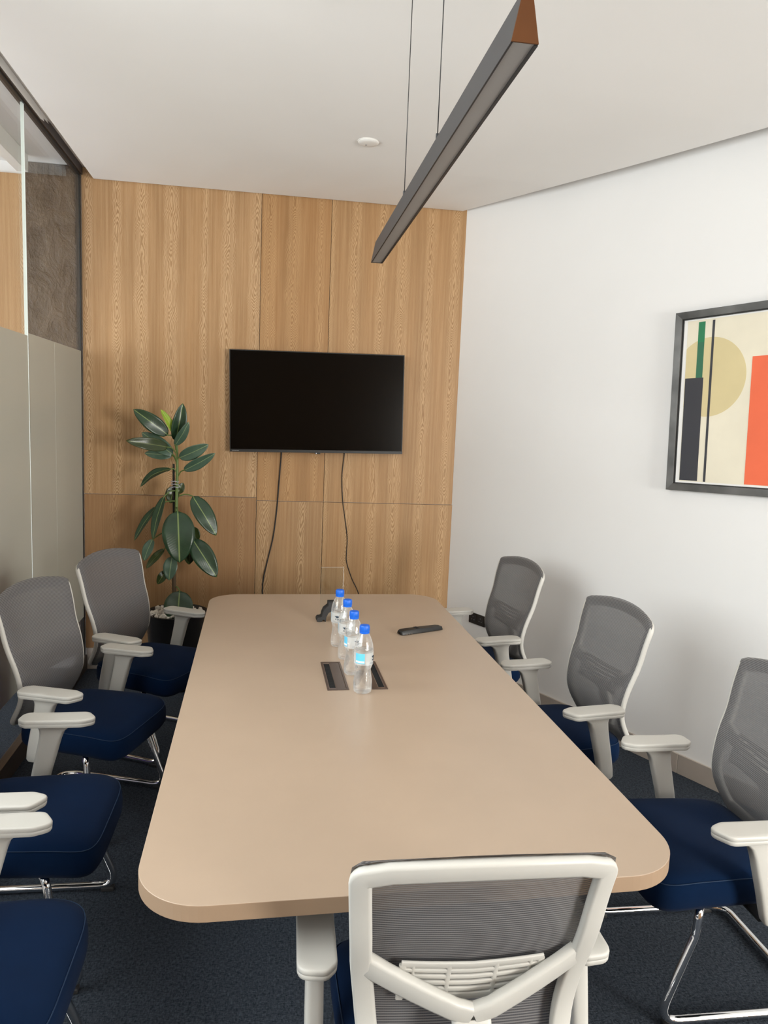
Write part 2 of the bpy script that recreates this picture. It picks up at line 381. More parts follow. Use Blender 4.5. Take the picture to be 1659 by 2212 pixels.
# right wall (angled) and its tile skirting
bm = bmesh.new(); a = [wp(-.02), wp(7.6), wp(7.6, -.12), wp(-.02, -.12)]
prism(bm, [(p.x, p.y) for p in a], 0, ZS); struct(obj('wall_right', bm, M['wall']))
br = struct(bpy.data.objects.new('baseboard_right', None)); COL.objects.link(br)
t = .05
edges = [.06, .30, .90, 1.50, 1.870, 2.47, 3.07, 3.67, 4.27, 4.87, 5.5]
for t0, t1 in zip(edges, edges[1:]):
    bm = bmesh.new(); a = [wp(t0+.0015, .001), wp(t1-.0015, .001), wp(t1-.0015, .012), wp(t0+.0015, .012)]
    prism(bm, [(p.x, p.y) for p in a], 0, .1); obj('skirting_tile', bm, M['tile'], br, bevel=.0015)
bm = bmesh.new(); a = [wp(.06, .0005), wp(5.5, .0005), wp(5.5, .0095), wp(.06, .0095)]
prism(bm, [(p.x, p.y) for p in a], 0, .0985); obj('grout', bm, M['grout'], br)
# near wall behind the camera, wood clad
bm = bmesh.new()
box(bm, -4.7, 2.35, YN-.1, YN, 0, ZS); box(bm, 2.35, 3.85, YN-.1, YN, 0, .7); box(bm, 2.35, 3.85, YN-.1, YN, 2.8, ZS); box(bm, 3.85, 4.6, YN-.1, YN, 0, ZS)
struct(obj('wall_near', bm, M['wood_d']))
# left side near the camera: wall with a daylight window
bm = bmesh.new(); x0, x1 = XG-.06, XG+.06
box(bm, x0, x1, YN, -2.7, 0, ZS); box(bm, x0, x1, -2.7, 1.2, 0, .30); box(bm, x0, x1, -2.7, 1.2, 2.92, ZS); box(bm, x0, x1, 1.2, 1.32, 0, ZS)
struct(obj('wall_left', bm, M['wall']))
def window(name, y0, y1, z0, z1, x):
    r = struct(bpy.data.objects.new(name, None)); COL.objects.link(r)
    bm = bmesh.new(); t = .05
    for a in ((y0, y1, z0, z0+t), (y0, y1, z1-t, z1), (y0, y0+t, z0+t, z1-t), (y1-t, y1, z0+t, z1-t), ((y0+y1)/2-t/2, (y0+y1)/2+t/2, z0+t, z1-t)):
        box(bm, x-.03, x+.03, *a)
    obj('window_frame', bm, M['lamp'], r)
    obj('pane', mkbox(x-.004, x+.004, y0+t, y1-t, z0+t, z1-t), M['glass'], r); return r
def add_fill_window():  # invented window, added around the fill lamp behind the camera
    r = struct(bpy.data.objects.new('added_fill_window', None)); COL.objects.link(r); bm = bmesh.new(); t = .05; y0, y1 = YN-.06, YN-.02
    for a in ((2.35, 3.85, .7, .7+t), (2.35, 3.85, 2.8-t, 2.8), (2.35, 2.35+t, .7+t, 2.8-t), (3.85-t, 3.85, .7+t, 2.8-t)): box(bm, a[0], a[1], y0, y1, a[2], a[3])
    obj('window_frame', bm, M['lamp'], r); obj('pane', mkbox(2.4, 3.8, YN-.044, YN-.036, .75, 2.75), M['glass'], r)
add_fill_window()
window('window_1', -2.7, 1.2, .30, 2.92, XG)
# neighbouring space behind the glass partition
bm = bmesh.new(); box(bm, -4.7, XG-.06, 1.2, 1.32, 0, ZS)
box(bm, -4.7, -4.6, 1.32, YB, 0, .45); box(bm, -4.7, -4.6, 1.32, YB, 2.85, ZS)
struct(obj('wall_corridor', bm, M['wall']))
window('window_2', 1.35, 3.5, .45, 2.85, -4.62)
bm = bmesh.new(); box(bm, -1.80, -1.735, 1.33, 3.42, ZS-.10, ZS-.001); struct(obj('trim_1', bm, M['white_plastic'], bevel=.004))

# glass partition: base rail, two panes with frosted film, header track, end channel
gp = struct(bpy.data.objects.new('wall_partition', None)); COL.objects.link(gp)
YJ = 2.482
for y0, y1 in ((1.325, YJ-.002), (YJ+.002, YB-.035)):
    obj('glass_pane', mkbox(XG-.006, XG+.006, y0, y1, .10, ZS-.052), M['glass'], gp)
    bm = bmesh.new(); x = XG+.0075
    fz0 = .36; fz1 = 2.035 if y0 < 2 else 2.048
    vs = [bm.verts.new(p) for p in ((x, y0+.004, fz0), (x, y1-(.004), fz0), (x, y1-.004, fz1), (x, y0+.004, fz1))]; bm.faces.new(vs)
    obj('frosted_film', bm, M['film'], gp, solid=.0004)
obj('joint_strip', mkbox(XG-.007, XG+.0085, YJ-.0013, YJ+.0013, .10, ZS-.052), M['edge_glass'], gp)
obj('film_seam', mkbox(XG+.0078, XG+.0082, 2.935, 2.9365, .36, 2.043), M['edge_glass'], gp)
obj('base_rail', mkbox(XG-.02, XG+.02, 1.325, YB-.012, 0, .10), M['dark_bronze'], gp, bevel=.002)
obj('end_channel', mkbox(XG-.014, XG+.010, YB-.034, YB-.014, .10, ZS-.002), M['black'], gp, bevel=.001)
# header track, its grey film torn off towards the back so the dark metal shows
obj('header_track', mkbox(XG-.022, XG+.022, 1.325, YB-.016, ZS-.052, ZS-.002), M['dark_bronze'], gp, bevel=.001)
bm = bmesh.new()
top = [(1.33, ZS-.004), (2.86, ZS-.004), (2.80, ZS-.012), (2.83, ZS-.02), (2.74, ZS-.026), (2.755, ZS-.036), (2.69, ZS-.047), (1.33, ZS-.047)]
a = [bm.verts.new((XG+.0225, y, z)) for y, z in top]; c = [bm.verts.new((XG+.0235, y, z)) for y, z in top]
bm.faces.new(a[::-1]); bm.faces.new(c)
for i in range(len(top)): bm.faces.new((a[i], a[(i+1) % len(top)], c[(i+1) % len(top)], c[i]))
obj('protective_film', bm, M['header'], gp)
obj('black_gasket', mkbox(XG+.007, XG+.012, 1.33, YB-.036, ZS-.060, ZS-.052), M['black'], gp)

# purple seat seen dimly through the frosted glass
t = thing('armchair', 'purple rounded armchair dimly visible through the frosted glass at far left', 'armchair', (-2.02, 1.86, 0), PI)
bm = bmesh.new(); prism(bm, rrect(.62, .62, .16), .08, .42); obj('seat', bm, M['purple'], t, smooth=50, bevel=.05)
bm = bmesh.new(); prism(bm, rrect(.18, .66, .08, cx=-.26), .1, 1.06); obj('backrest', bm, M['purple'], t, smooth=50, bevel=.06)
for sx in (-1, 1):
    for sy in (-1, 1):
        bm = bmesh.new(); tube(bm, [(sx*.22, sy*.22, 0), (sx*.2, sy*.2, .1)], .018, 10); obj('leg', bm, M['black'], t)

# ------------------------------------------------------------------ conference table
TT = thing('conference_table', 'long beige conference table with rounded corners filling the room centre', 'table', (0, 1.3, 0), .0092)
L_ = 2.554; hw, y0, y1 = .6, -1.3, -1.3+L_
poly = rrect(1.2, L_, .15, 14, 0, (y0+y1)/2)
bm = bmesh.new(); prism(bm, poly, .7135, .75)
for f in bm.faces: f.material_index = 0 if f.normal.z > .5 else 1
tt = obj('tabletop', bm, [M['table'], M['edge']], TT, bevel=.0015)
bm = None
for f in tt.data.polygons: f.material_index = 0 if f.normal.z > .5 else 1
for yc in (-.20, .72):
    lg = bmesh.new(); box(lg, -.33, .33, yc-.03, yc+.03, .02, .70); obj('leg', lg, M['dark_bronze'], TT, bevel=.004)
    ft = bmesh.new(); box(ft, -.38, .38, yc-.06, yc+.06, 0, .02); obj('foot_plate', ft, M['dark_bronze'], TT, bevel=.004)
lg = bmesh.new(); box(lg, -.03, .03, -.17, .69, .60, .70); obj('beam', lg, M['dark_bronze'], TT, bevel=.003)
# two flush cable ports (parts of the table)
def port(x0, x1, slot_left):
    ya, yb = -.172, .130; zt = .7505
    bm = bmesh.new(); h = .0045
    for a in ((x0, x1, ya, ya+.011), (x0, x1, yb-.009, yb), (x0, x0+.008, ya+.011, yb-.009), (x1-.008, x1, ya+.011, yb-.009)): box(bm, a[0], a[1], a[2], a[3], .735, zt+h*.5)
    fr = obj('cable_port', bm, M['bronze'], TT, bevel=.0012); fr['label'] = 'bronze cable port frame set into the tabletop, %s of the pair' % ('left' if slot_left else 'right')
    i0, i1 = x0+.0085, x1-.0085; sw = (i1-i0)*.40
    s0, s1 = (i0, i0+sw) if slot_left else (i1-sw, i1)
    l0, l1 = (s1, i1) if slot_left else (i0, s0)
    bm = bmesh.new(); box(bm, l0, l1, ya+.012, yb-.010, .742, zt+.001)
    obj('lid', bm, M['bronze'], fr, bevel=.0012)
    bm = bmesh.new(); box(bm, s0, s1, ya+.012, ya+.020, .742, zt+.0012); box(bm, s0, s1, yb-.018, yb-.010, .742, zt+.0012)
    xe = s0 if slot_left else s1; box(bm, xe-.0012, xe+.0012, ya+.012, yb-.010, .742, zt+.0016)
    obj('rim', bm, M['bronze_hi'], fr, bevel=.0008)
    bm = bmesh.new(); box(bm, s0+.0015, s1-.0005, ya+.0205, yb-.0185, .7365, zt-.0004)
    k = 40
    for i in range(k):
        yy = ya+.022+(yb-ya-.042)*i/k; box(bm, s0+.002, s1-.001, yy, yy+.002, zt-.001, zt+.0006)
    obj('bristles', bm, M['bristle'], fr)
port(-.111, -.034, True); port(.029, .106, False)

# ------------------------------------------------------------------ chairs
PROF = [(.33, -.22), (.42, -.197), (.465, -.170), (.52, -.140), (.56, -.130), (.60, -.130), (.68, -.146), (.77, -.180), (.86, -.198), (.95, -.226), (1.0, -.240)]
HWT = [(.40, .196), (.50, .205), (.62, .217), (.72, .228), (.85, .236), (.95, .242), (1.0, .244)]
ZB = .415
def ztop(u): return .948+.028*(1-u*u)
def bw(z): return interp(HWT, z)
def S(x, z, off=0):
    y = smooth_tab(PROF, z) - .032*(1-min(1, (x/.24)**2))*min(1, max(.35, (z-.3)/.6))
    p = Vector((x, y, z))
    if off:
        e = .004
        a = S(x+e, z)-S(x-e, z); c = S(x, z+e)-S(x, z-e); n = a.cross(c).normalized()   # points to -y (backwards)
        if n.y > 0: n = -n
        p = p+n*off
    return p
def ribbon(bm, path, w, t, off=0, closed=False):
    """rounded rectangular bar swept along (x, z) points on the back surface; off = distance behind it (may be a list)"""
    n = len(path); lps = []
    for i, (x, z) in enumerate(path):
        o = off[i] if isinstance(off, list) else off
        p = S(x, z, o); q0 = path[(i-1) % n] if (closed or i > 0) else path[i]; q1 = path[(i+1) % n] if (closed or i < n-1) else path[i]
        o0 = off[(i-1) % n] if isinstance(off, list) else off; o1 = off[(i+1) % n] if isinstance(off, list) else off
        if not closed:
            if i == 0: o0 = o
            if i == n-1: o1 = o
        T = (S(*q1, o1)-S(*q0, o0)).normalized(); nn = (S(x, z, .01)-S(x, z)).normalized(); nn = (nn-T*nn.dot(T)).normalized(); sd = T.cross(nn)
        ww = w[i] if isinstance(w, list) else w
        lp = []
        for a, b_ in rrect(ww, t, min(ww, t)*.33, 2): lp.append(p+sd*a+nn*b_)
        lps.append(lp)
    rings(bm, lps, closed=closed)
def back_outline(inset, n=18, rc=.016):
    pts = []
    zb = ZB+inset
    zs = [zb+(ztop(1)-inset-rc-zb)*k/n for k in range(n+1)]
    right = [(bw(z)-inset, z) for z in zs]
    zc = zs[-1]; xc = bw(zc)-inset-rc
    arc = [(xc+rc*math.cos(PI/2*k/5), zc+rc*math.sin(PI/2*k/5)) for k in range(1, 6)]
    xs = [xc-(2*xc)*k/12 for k in range(1, 12)]
    topc = [(x, ztop(x/.24)-inset-.002) for x in xs]
    topc = [(x, max(z, zc+rc)) for x, z in topc]
    arc0 = [(bw(zb)-inset-rc+rc*math.sin(PI/2*k/5), zb+rc-rc*math.cos(PI/2*k/5)) for k in range(5)]
    half = arc0+[q for q in right if q[1] > zb+rc]+arc
    return half+topc+[(-x, z) for x, z in half[::-1]]
CH = {}
def chair_meshes():
    root = thing('office_chair', 'x', 'chair')
    # seat cushion -------------------------------------------------
    n = 72; plan = []
    for k in range(n):
        a = 2*PI*k/n; c, s = math.cos(a), math.sin(a); p = .36
        x = .5*math.copysign(abs(c)**p, c); y = math.copysign(abs(s)**p, s)
        yy = .045+.232*y; wx = .238+.012*y; plan.append(Vector((2*x*wx*.985, yy, 0)))
    def off(d):
        out = []
        for k in range(n):
            t = (plan[(k+1) % n]-plan[k-1]).normalized(); nn = Vector((t.y, -t.x, 0)); q = plan[k]-nn*min(d, .02)
            c0 = Vector((0, .045, 0)); out.append(c0+(q-c0)*(1-max(0, d-.02)/.235))
        return out
    def zf(p, z):   # waterfall front, slight dish
        return z - max(0, p.y-.13)**2*1.1
    lays = [(.09, .350), (.03, .350), (.010, .358), (.001, .375), (0, .40), (.002, .425), (.007, .438), (.010, .4405), (.018, .449), (.04, .456), (.08, .461), (.14, .463), (.19, .463)]
    bm = bmesh.new(); rings(bm, [[Vector((p.x, p.y, zf(p, z))) for p in off(d)] for d, z in lays])
    seat = obj('seat', bm, M['navy'], root, smooth=180)
    bm = bmesh.new(); tube(bm, [Vector((p.x, p.y, zf(p, .4395)+.001)) for p in off(.0075)], .0016, 6, True)
    obj('piping', bm, M['navy_thread'], seat, smooth=180)
    obj('seat_plate', mkbox(-.17, .17, -.14, .19, .335, .351), M['black'], root, bevel=.004)
    # backrest ------------------------------------------------------
    bm = bmesh.new(); ol = back_outline(.019)
    ribbon(bm, ol, .041, .020, .016, True)
    fr = obj('backrest_frame', bm, M['frame'], root, smooth=60)
    bm = bmesh.new()
    for s in (1, -1):
        pth = [(s*(bw(.72)-.026-k/12*(bw(.72)-.026-.003)), .716-.094*(k/12)**.95) for k in range(13)]
        ribbon(bm, pth, [.05-.008*k/12 for k in range(13)], .022, [.0135+.0345*min(1, (k+.0)/10) for k in range(13)])
    obj('backrest_brace', bm, M['frame'], root, smooth=60)
    bm = bmesh.new()
    pts = [S(0, .605, .048), S(0, .58, .060), S(0, .52, .065), S(0, .45, .055), Vector((0, -.20, .375)), Vector((0, -.13, .340)), Vector((0, .02, .336))]
    pts = spline(pts, 5); lps = []
    for i, p in enumerate(pts):
        T = (pts[min(i+1, len(pts)-1)]-pts[max(i-1, 0)]).normalized(); sd = Vector((1, 0, 0)); nn = T.cross(sd)
        lps.append([p+sd*a+nn*b_ for a, b_ in rrect(.075, .022, .008, 3)])
    rings(bm, lps); obj('spine', bm, M['frame'], root, smooth=60)
    # lumbar plate with slots
    bm = bmesh.new(); o = .012
    hz = [.622, .640, .657, .674, .691, .708]
    for i, z in enumerate(hz):
        ribbon(bm, [(-.135+.27*k/14, z+.006*abs(-1+2*k/14)) for k in range(15)], .016 if i in (0, 5) else .011, .006, o)
    for x, ww in ((-.132, .014), (.132, .014), (-.112, .007), (.112, .007), (-.045, .010), (.045, .010)):
        ribbon(bm, [(x, .617+.094*k/8) for k in range(9)], ww, .006, o)
    obj('lumbar_support', bm, M['frame'], root, smooth=60)
    # mesh panel
    bm = bmesh.new(); uvl = bm.loops.layers.uv.new('UVMap'); nu, nv = 28, 44; gv = []; uvs = {}
    zt0 = ZB+.002
    for j in range(nv+1):
        row = []
        for i in range(nu+1):
            u = -1+2*i/nu; zt = ztop(u)+.005; z = zt0+(zt-zt0)*j/nv; rc = .024; dz = zt-z; db = z-zt0
            sh = 0
            if dz < rc: sh = rc-math.sqrt(max(0, rc*rc-(rc-dz)**2))
            if db < .035: sh = max(sh, .035-math.sqrt(max(0, .035**2-(.035-db)**2)))
            x = u*(bw(z)-sh-.0005)
            ed = max(0, abs(u)-.93)/.07; et = max(0, 1-dz/.014); back = .012*max(ed**2, et**2)
            v = bm.verts.new(S(x, z, back)); uvs[v] = (x+.3, z); row.append(v)
        gv.append(row)
    for j in range(nv):
        for i in range(nu):
            f = bm.faces.new((gv[j][i], gv[j][i+1], gv[j+1][i+1], gv[j+1][i]))
            for l in f.loops: l[uvl].uv = uvs[l.vert]
    obj('mesh_back', bm, M['mesh'], root, smooth=180)
    # arms ------------------------------------------------------------
    for s in (-1, 1):
        out = []
        cor = [(-.040, .130, .030), (.018, .168, .030), (.042, .120, .04), (.042, -.072, .025), (.020, -.097, .02), (-.040, -.090, .030)]
        pl = fillet([Vector(((cor[-1][0]+cor[0][0])/2, .02, 0))]+[Vector((a, b_, 0)) for a, b_, r in cor]+[Vector(((cor[-1][0]+cor[0][0])/2, .02, 0))], [r for _, _, r in cor], 6)[:-1]
        pl = [Vector((s*.286-s*p.x, p.y, 0)) for p in pl]
        cc = sum(pl, Vector())/len(pl)
        def sc(d): return [cc+(p-cc)*(1-d/((p-cc).length)) for p in pl]
        bm = bmesh.new()
        rings(bm, [[Vector((p.x, p.y, z)) for p in sc(d)] for d, z in ((.022, .604), (.004, .605), (.0015, .609), (.0008, .616), (.0018, .6172), (.0004, .6185), (0, .626), (.0016, .6292), (.005, .6305), (.02, .631))])
        arm = obj('armrest', bm, M['frame'], root, smooth=50)
        secs = [(.605, .145, .022, .026), (.598, .120, .020, .028), (.590, .098, .017, .032), (.578, .082, .012, .035), (.55, .074, .005, .037), (.50, .070, -.007, .038), (.44, .066, -.022, .038), (.385, .063, -.034, .037), (.355, .058, -.040, .034), (.345, .044, -.041, .026)]
        bm = bmesh.new(); lps = []
        for z, wd, yc, th in secs:
            lps.append([(s*.286+a, yc+b_, z) for a, b_ in rrect(th, wd, min(th, wd)*.32, 3)])
        rings(bm, lps); post = obj('armrest_post', bm, M['frame'], root, smooth=50)
        obj('arm_bracket', mkbox(min(s*.12, s*.275), max(s*.12, s*.275), -.062, -.012, .340, .349), M['black'], root, bevel=.003)
    # chrome sled base: one bent tube
    r = .0125; zf_ = .0185
    half = [Vector((.150, .03, .325)), Vector((.222, .135, .345)), Vector((.228, .146, .275)), Vector((.238, .246, zf_)), Vector((.238, -.20, zf_)), Vector((.0, -.245, zf_))]
    h = fillet([Vector((.14, .08, .345))]+half[1:5]+[Vector((.215, -.262, zf_)), Vector((0, -.262, zf_))], [.025, .06, .05, .08, .05], 8)
    h = [p for p in h]
    full = h[:-1]+[Vector((-p.x, p.y, p.z)) for p in h[::-1]]
    bm = bmesh.new(); tube(bm, full, r, 14); obj('sled_base', bm, M['chrome'], root, smooth=180)
    for s in (-1, 1):
        for y in (.205, -.19):
            obj('glide', mkbox(s*.238-.014, s*.238+.014, y-.022, y+.022, 0, .016), M['black_soft'], root, bevel=.004)
    return root
def dup(root, loc, rz, label, group):
    r = root.copy(); COL.objects.link(r); r.location = loc; r.rotation_euler = (0, 0, rz); r['label'] = label; r['group'] = group
    for ch in list(root.children):
        c = ch.copy(); COL.objects.link(c); c.parent = r
        for g_ in ch.children:
            d = g_.copy(); COL.objects.link(d); d.parent = c
    return r
chairs = [
    (( .067, .033, 0), -.032, 'grey mesh chair at the near end of the table, seen from behind', 'chairs around the conference table'),
    ((-.915, 2.443, 0), -2.048, 'navy seat mesh chair on the left, farthest back, in front of the plant', None),
    ((-1.065, 1.763, 0), -1.908, 'navy seat mesh chair on the left, second from the wood wall', None),
    ((-1.076, .958, 0), -1.588, 'navy seat chair on the left, third from the wood wall, backrest mostly cut off', None),
    ((-1.035, .277, 0), -1.582, 'navy seat chair at the lower left corner, only seat and one armrest in view', None),
    (( .821, 2.400, 0), 1.732, 'small far grey mesh chair on the right, beside the black wall socket', None),
    (( .922, 1.476, 0), 1.700, 'grey mesh chair on the right, middle one of three by the white wall', None),
    ((1.053, .630, 0), 1.549, 'grey mesh chair on the right, nearest one, chrome sled legs showing', None)]
GRP = 'mesh chairs around the conference table'
proto = chair_meshes()
for i, (loc, rz, lab, _) in enumerate(chairs):
    if i == 0:
        proto.location = loc; proto.rotation_euler = (0, 0, rz); proto['label'] = lab; proto['group'] = GRP
    else: dup(proto, loc, rz, lab, GRP)

# ------------------------------------------------------------------ television
tv = thing('television', 'wall mounted flat black television switched off on the wood wall', 'television', (-.009, YB-.062, 1.793)); tv.rotation_euler = (0, -.0185, 0)
w2, h2 = .5655, .3245
bm = bmesh.new(); box(bm, -w2, w2, 0, .028, -h2, h2); obj('housing', bm, M['black'], tv, bevel=.003)
bm = bmesh.new(); box(bm, -.36, .36, .028, .05, -.22, .16); box(bm, -.15, .15, .05, .061, -.1, .1); obj('rear_cover', bm, M['black'], tv, bevel=.004)
bm = bmesh.new(); box(bm, -w2+.006, w2-.006, -.0018, -.0002, -h2+.018, h2-.006); obj('screen', bm, M['screen'], tv)
bm = bmesh.new(); box(bm, -w2, w2, -.004, .0, -h2, -h2+.016); obj('lower_bezel', bm, M['black'], tv, bevel=.001)
bm = bmesh.new(); box(bm, -.018, .018, -.003, .012, -h2-.008, -h2+.001); sen = obj('sensor', bm, M['black'], tv, bevel=.002)
bm = bmesh.new(); box(bm, -.012, -.006, -.0045, -.003, -h2-.006, -h2-.001); obj('indicator', bm, M['led'], sen)
bm = bmesh.new(); x = -w2+.016
for wd in (.006, .002, .005, .005, .005, .006, .005):
    box(bm, x, x+wd, -.0052, -.004, -h2+.006, -h2+.0105); x += wd+.0014
obj('maker_mark', bm, M['grey_print'], tv)
def cord(name, pts, label, r=.0042):
    bm = bmesh.new(); tube(bm, spline([(x, YB-.008, z) for x, z in pts], 6), r, 8)
    tag(obj(name, bm, M['black_soft'], smooth=180), label, 'cord', 'cords under the television')
cord('power_cord', [(-.236, 1.50), (-.237, 1.453), (-.248, 1.269), (-.259, 1.084), (-.279, .897), (-.312, .74), (-.337, .613), (-.342, .509), (-.33, .3), (-.32, .06)], 'thicker black cord hanging from the left underside of the television')
cord('signal_cord', [(.178, 1.50), (.179, 1.461), (.169, 1.34), (.171, 1.249), (.180, 1.14), (.193, 1.062), (.217, .904), (.217, .80), (.22, .729), (.259, .617), (.31, .51), (.36, .33), (.38, .06)], 'thin kinked black cord hanging from the right underside of the television', .0028)

# ------------------------------------------------------------------ pendant lamp
pl_ = thing('pendant_light', 'long dark grey linear pendant light hanging above the table', 'lamp', (.0552, .6778, 2.3004), -.0117)
LS = .75
yn, yf = -.8603, .8603
def lsec(p): return [(x*LS, z*LS) for x, z in p]
sec = lsec([(-.030, 0), (.030, 0), (.010, .104), (-.010, .104)])
hol = lsec([(-.030, 0), (-.0245, 0), (-.0245, .006), (.0215, .006), (.0215, 0), (.030, 0), (.010, .104), (-.010, .104)])
bm = bmesh.new(); rings(bm, [[(x, y, z) for x, z in hol] for y in (yn+.003, yf-.003)])
obj('housing', bm, M['lamp'], pl_, bevel=.0006)
bm = bmesh.new(); box(bm, -.0243*LS, .0213*LS, yn+.005, yf-.009, .0012*LS, .0058*LS); obj('diffuser', bm, M['diffuser'], pl_)
bm = bmesh.new(); box(bm, .0216*LS, .0298*LS, yn+.005, yf-.005, -.0010, .0002); box(bm, -.0298*LS, -.0262*LS, yn+.005, yf-.005, -.0006, .0002); obj('lower_trim', bm, M['lamp_black'], pl_)
bm = bmesh.new(); rings(bm, [[(x, y, z) for x, z in sec] for y in (yn, yn+.003)]); o = obj('end_cap', bm, M['lampwood'], pl_, bevel=.0006); o['label'] = 'brown wood near end cap'
bm = bmesh.new(); rings(bm, [[(x, y, z) for x, z in sec] for y in (yf-.003, yf)]); obj('end_cap', bm, M['lamp_black'], pl_, bevel=.0006)
LT = .104*LS
def lamp_y(u, v):
    d = AF + AX*((u-829.5)/F_PX) - AY*((v-1106)/F_PX); t = (2.3004+LT-CAM.z)/d.z; return (CAM+d*t).y-.6778
for u, v in ((943, 306), (873, 426)):
    y = lamp_y(u, v)
    bm = bmesh.new(); tube(bm, [(0, y, LT), (0, y, LT+.018)], .0045, 10); gr = obj('cable_grip', bm, M['lamp_black'], pl_, smooth=40)
    top_ = ZC-.005-2.3004
    bm = bmesh.new(); tube(bm, [(0, y, LT+.012), (0, y, top_-.012)], .0013, 6); obj('suspension_cable', bm, M['lamp_black'], pl_, smooth=180)
    bm = bmesh.new(); lathe(bm, [(.02, top_-.014), (.022, top_-.010), (.022, top_), (.020, top_+.0005)], 20, (0, y, 0)); obj('ceiling_cup', bm, M['lamp_black'], pl_, smooth=40)

# smoke detector disc
def panel_z(x, y):
    for p, q in zip(redge, redge[1:]):
        if q.y <= y <= p.y:
            t = (p.y-y)/(p.y-q.y); r = p.lerp(q, t); return ZC+(r.z-ZC)*(x+1.402)/(r.x+1.402)
    return ZC
SD = Vector((.135, 2.5, ZC))
for _ in range(4):
    d = AF + AX*((796-829.5)/F_PX) - AY*((306-1106)/F_PX); z_ = panel_z(SD.x, SD.y); SD = CAM + d*((z_-CAM.z)/d.z)
sd = thing('smoke_detector', 'small round white detector disc on the ceiling', 'detector', SD)
bm = bmesh.new(); lathe(bm, [(.002, -.012), (.030, -.012), (.045, -.010), (.051, -.005), (.051, .0)], 40); obj('disc', bm, M['white_plastic'], sd, smooth=40)
bm = bmesh.new(); lathe(bm, [(.055, -.0025), (.055, .0)], 40); obj('ring', bm, M['white_plastic'], sd, smooth=40)
bm = bmesh.new(); lathe(bm, [(.002, -.0135), (.004, -.0135), (.004, -.0115)], 12, (-.01, .012, 0)); obj('indicator', bm, M['grey_print'], sd, smooth=40)

# ------------------------------------------------------------------ framed picture (its own axes: u along the wall, v down)
TH = .034
pic = thing('framed_picture', 'framed abstract print of bars, disc and orange block on the white wall', 'picture')
P0 = wp(1.649, 0, 2.276); e1 = (WD*math.cos(TH)+Vector((0, 0, math.sin(TH)))); e2 = (WD*math.sin(TH)-Vector((0, 0, math.cos(TH))))
pic.matrix_world = Matrix(((e1.x, e2.x, WN.x, P0.x), (e1.y, e2.y, WN.y, P0.y), (e1.z, e2.z, WN.z, P0.z), (0, 0, 0, 1)))
PW, PH, FW = 1.16, .861, .034
bm = bmesh.new(); o_ = [(0, 0), (PW, 0), (PW, PH), (0, PH)]; i_ = [(FW, FW), (PW-FW, FW), (PW-FW, PH-FW), (FW, PH-FW)]
vv = {}
for nm, pp, z in (('ob', o_, .004), ('ot', o_, .030), ('it', i_, .024), ('ib', i_, .012)): vv[nm] = [bm.verts.new((p[0], p[1], z)) for p in pp]
for k in range(4):
    j = (k+1) % 4
    for a, c in (('ob', 'ot'), ('ot', 'it'), ('it', 'ib'), ('ib', 'ob')): bm.faces.new((vv[a][k], vv[a][j], vv[c][j], vv[c][k]))
obj('frame', bm, M['pic_frame'], pic, bevel=.0012)
bm = bmesh.new(); q = FW+.0005
for a in ((q, PW-q, q, q+.004), (q, PW-q, PH-q-.004, PH-q), (q, q+.004, q+.004, PH-q-.004), (PW-q-.004, PW-q, q+.004, PH-q-.004)): box(bm, *a, .010, .016)
obj('inner_lip', bm, M['black'], pic)
pr_ = obj('print', mkbox(FW-.004, PW-FW+.004, FW-.004, PH-FW+.004, .004, .0105), M['mat'], pic); pr_['label'] = 'white mount of the print'
def shape(name, poly, mat, z):
    bm = bmesh.new(); prism(bm, poly, z-.0004, z); obj(name, bm, mat, pr_)
def rct(a, b_, c, d): return [(a, c), (b_, c), (b_, d), (a, d)]
shape('cream_field', rct(.058, PW-.058, .045, .814), M['cream'], .0110)
cc_, rr_ = (.181, .316), .186; cl = .0585
disc = [(cc_[0]+rr_*math.cos(a), cc_[1]+rr_*math.sin(a)) for a in [2*PI*k/90 for k in range(90)]]
disc = [(max(x, cl), y) for x, y in disc]
dd = []
for p in disc:
    if not dd or (abs(p[0]-dd[-1][0])+abs(p[1]-dd[-1][1])) > 1e-5: dd.append(p)
shape('disc', dd, M['tan'], .0114)
shape('green_bar', rct(.116, .150, .054, .150), M['green'], .0118); shape('green_bar', rct(.116, .150, .150, .317), M['green_dim'], .0118)
shape('slate_block', rct(.0605, .156, .317, .810), M['slate'], .0119)
shape('thin_bar', rct(.187, .199, .052, .812), M['slate'], .0119)
shape('orange_block', rct(.391, .66, .236, .812), M['red'], .0118)
shape('thin_bar', rct(.80, .815, .052, .812), M['slate'], .0119)

# wall socket and the small hook by the glass
def wall_frame(name, label, cat, t, z):
    o = thing(name, label, cat); P = wp(t, 0, z); z_ = Vector((0, 0, 1))
    o.matrix_world = Matrix(((WD.x, z_.x, WN.x, P.x), (WD.y, z_.y, WN.y, P.y), (WD.z, z_.z, WN.z, P.z), (0, 0, 0, 1))); return o
so = wall_frame('wall_socket', 'black double wall socket low on the white wall behind the far right chair', 'socket', .330, .408)
bm = bmesh.new(); prism(bm, rrect(.160, .072, .006), .0005, .010); obj('plate', bm, M['black'], so, bevel=.002)
for cx in (-.036, .036):
    bm = bmesh.new(); prism(bm, rrect(.05, .05, .006, cx=cx), .010, .0112); ou = obj('outlet', bm, M['black_soft'], so)
    for dx, dy in ((0, .012), (-.011, -.008), (.011, -.008)):
        bm = bmesh.new(); box(bm, cx+dx-.003, cx+dx+.003, dy-.002, dy+.002, .0112, .0116); obj('slot', bm, M['grey_print'], ou)
hk = thing('wall_hook', 'tiny silver knob on the wood wall beside the glass partition', 'hook', (-1.440, YB-.001, .356))
bm = bmesh.new(); box(bm, -.012, .012, -.004, .0, -.014, .014); obj('plate', bm, M['chrome'], hk, bevel=.002)
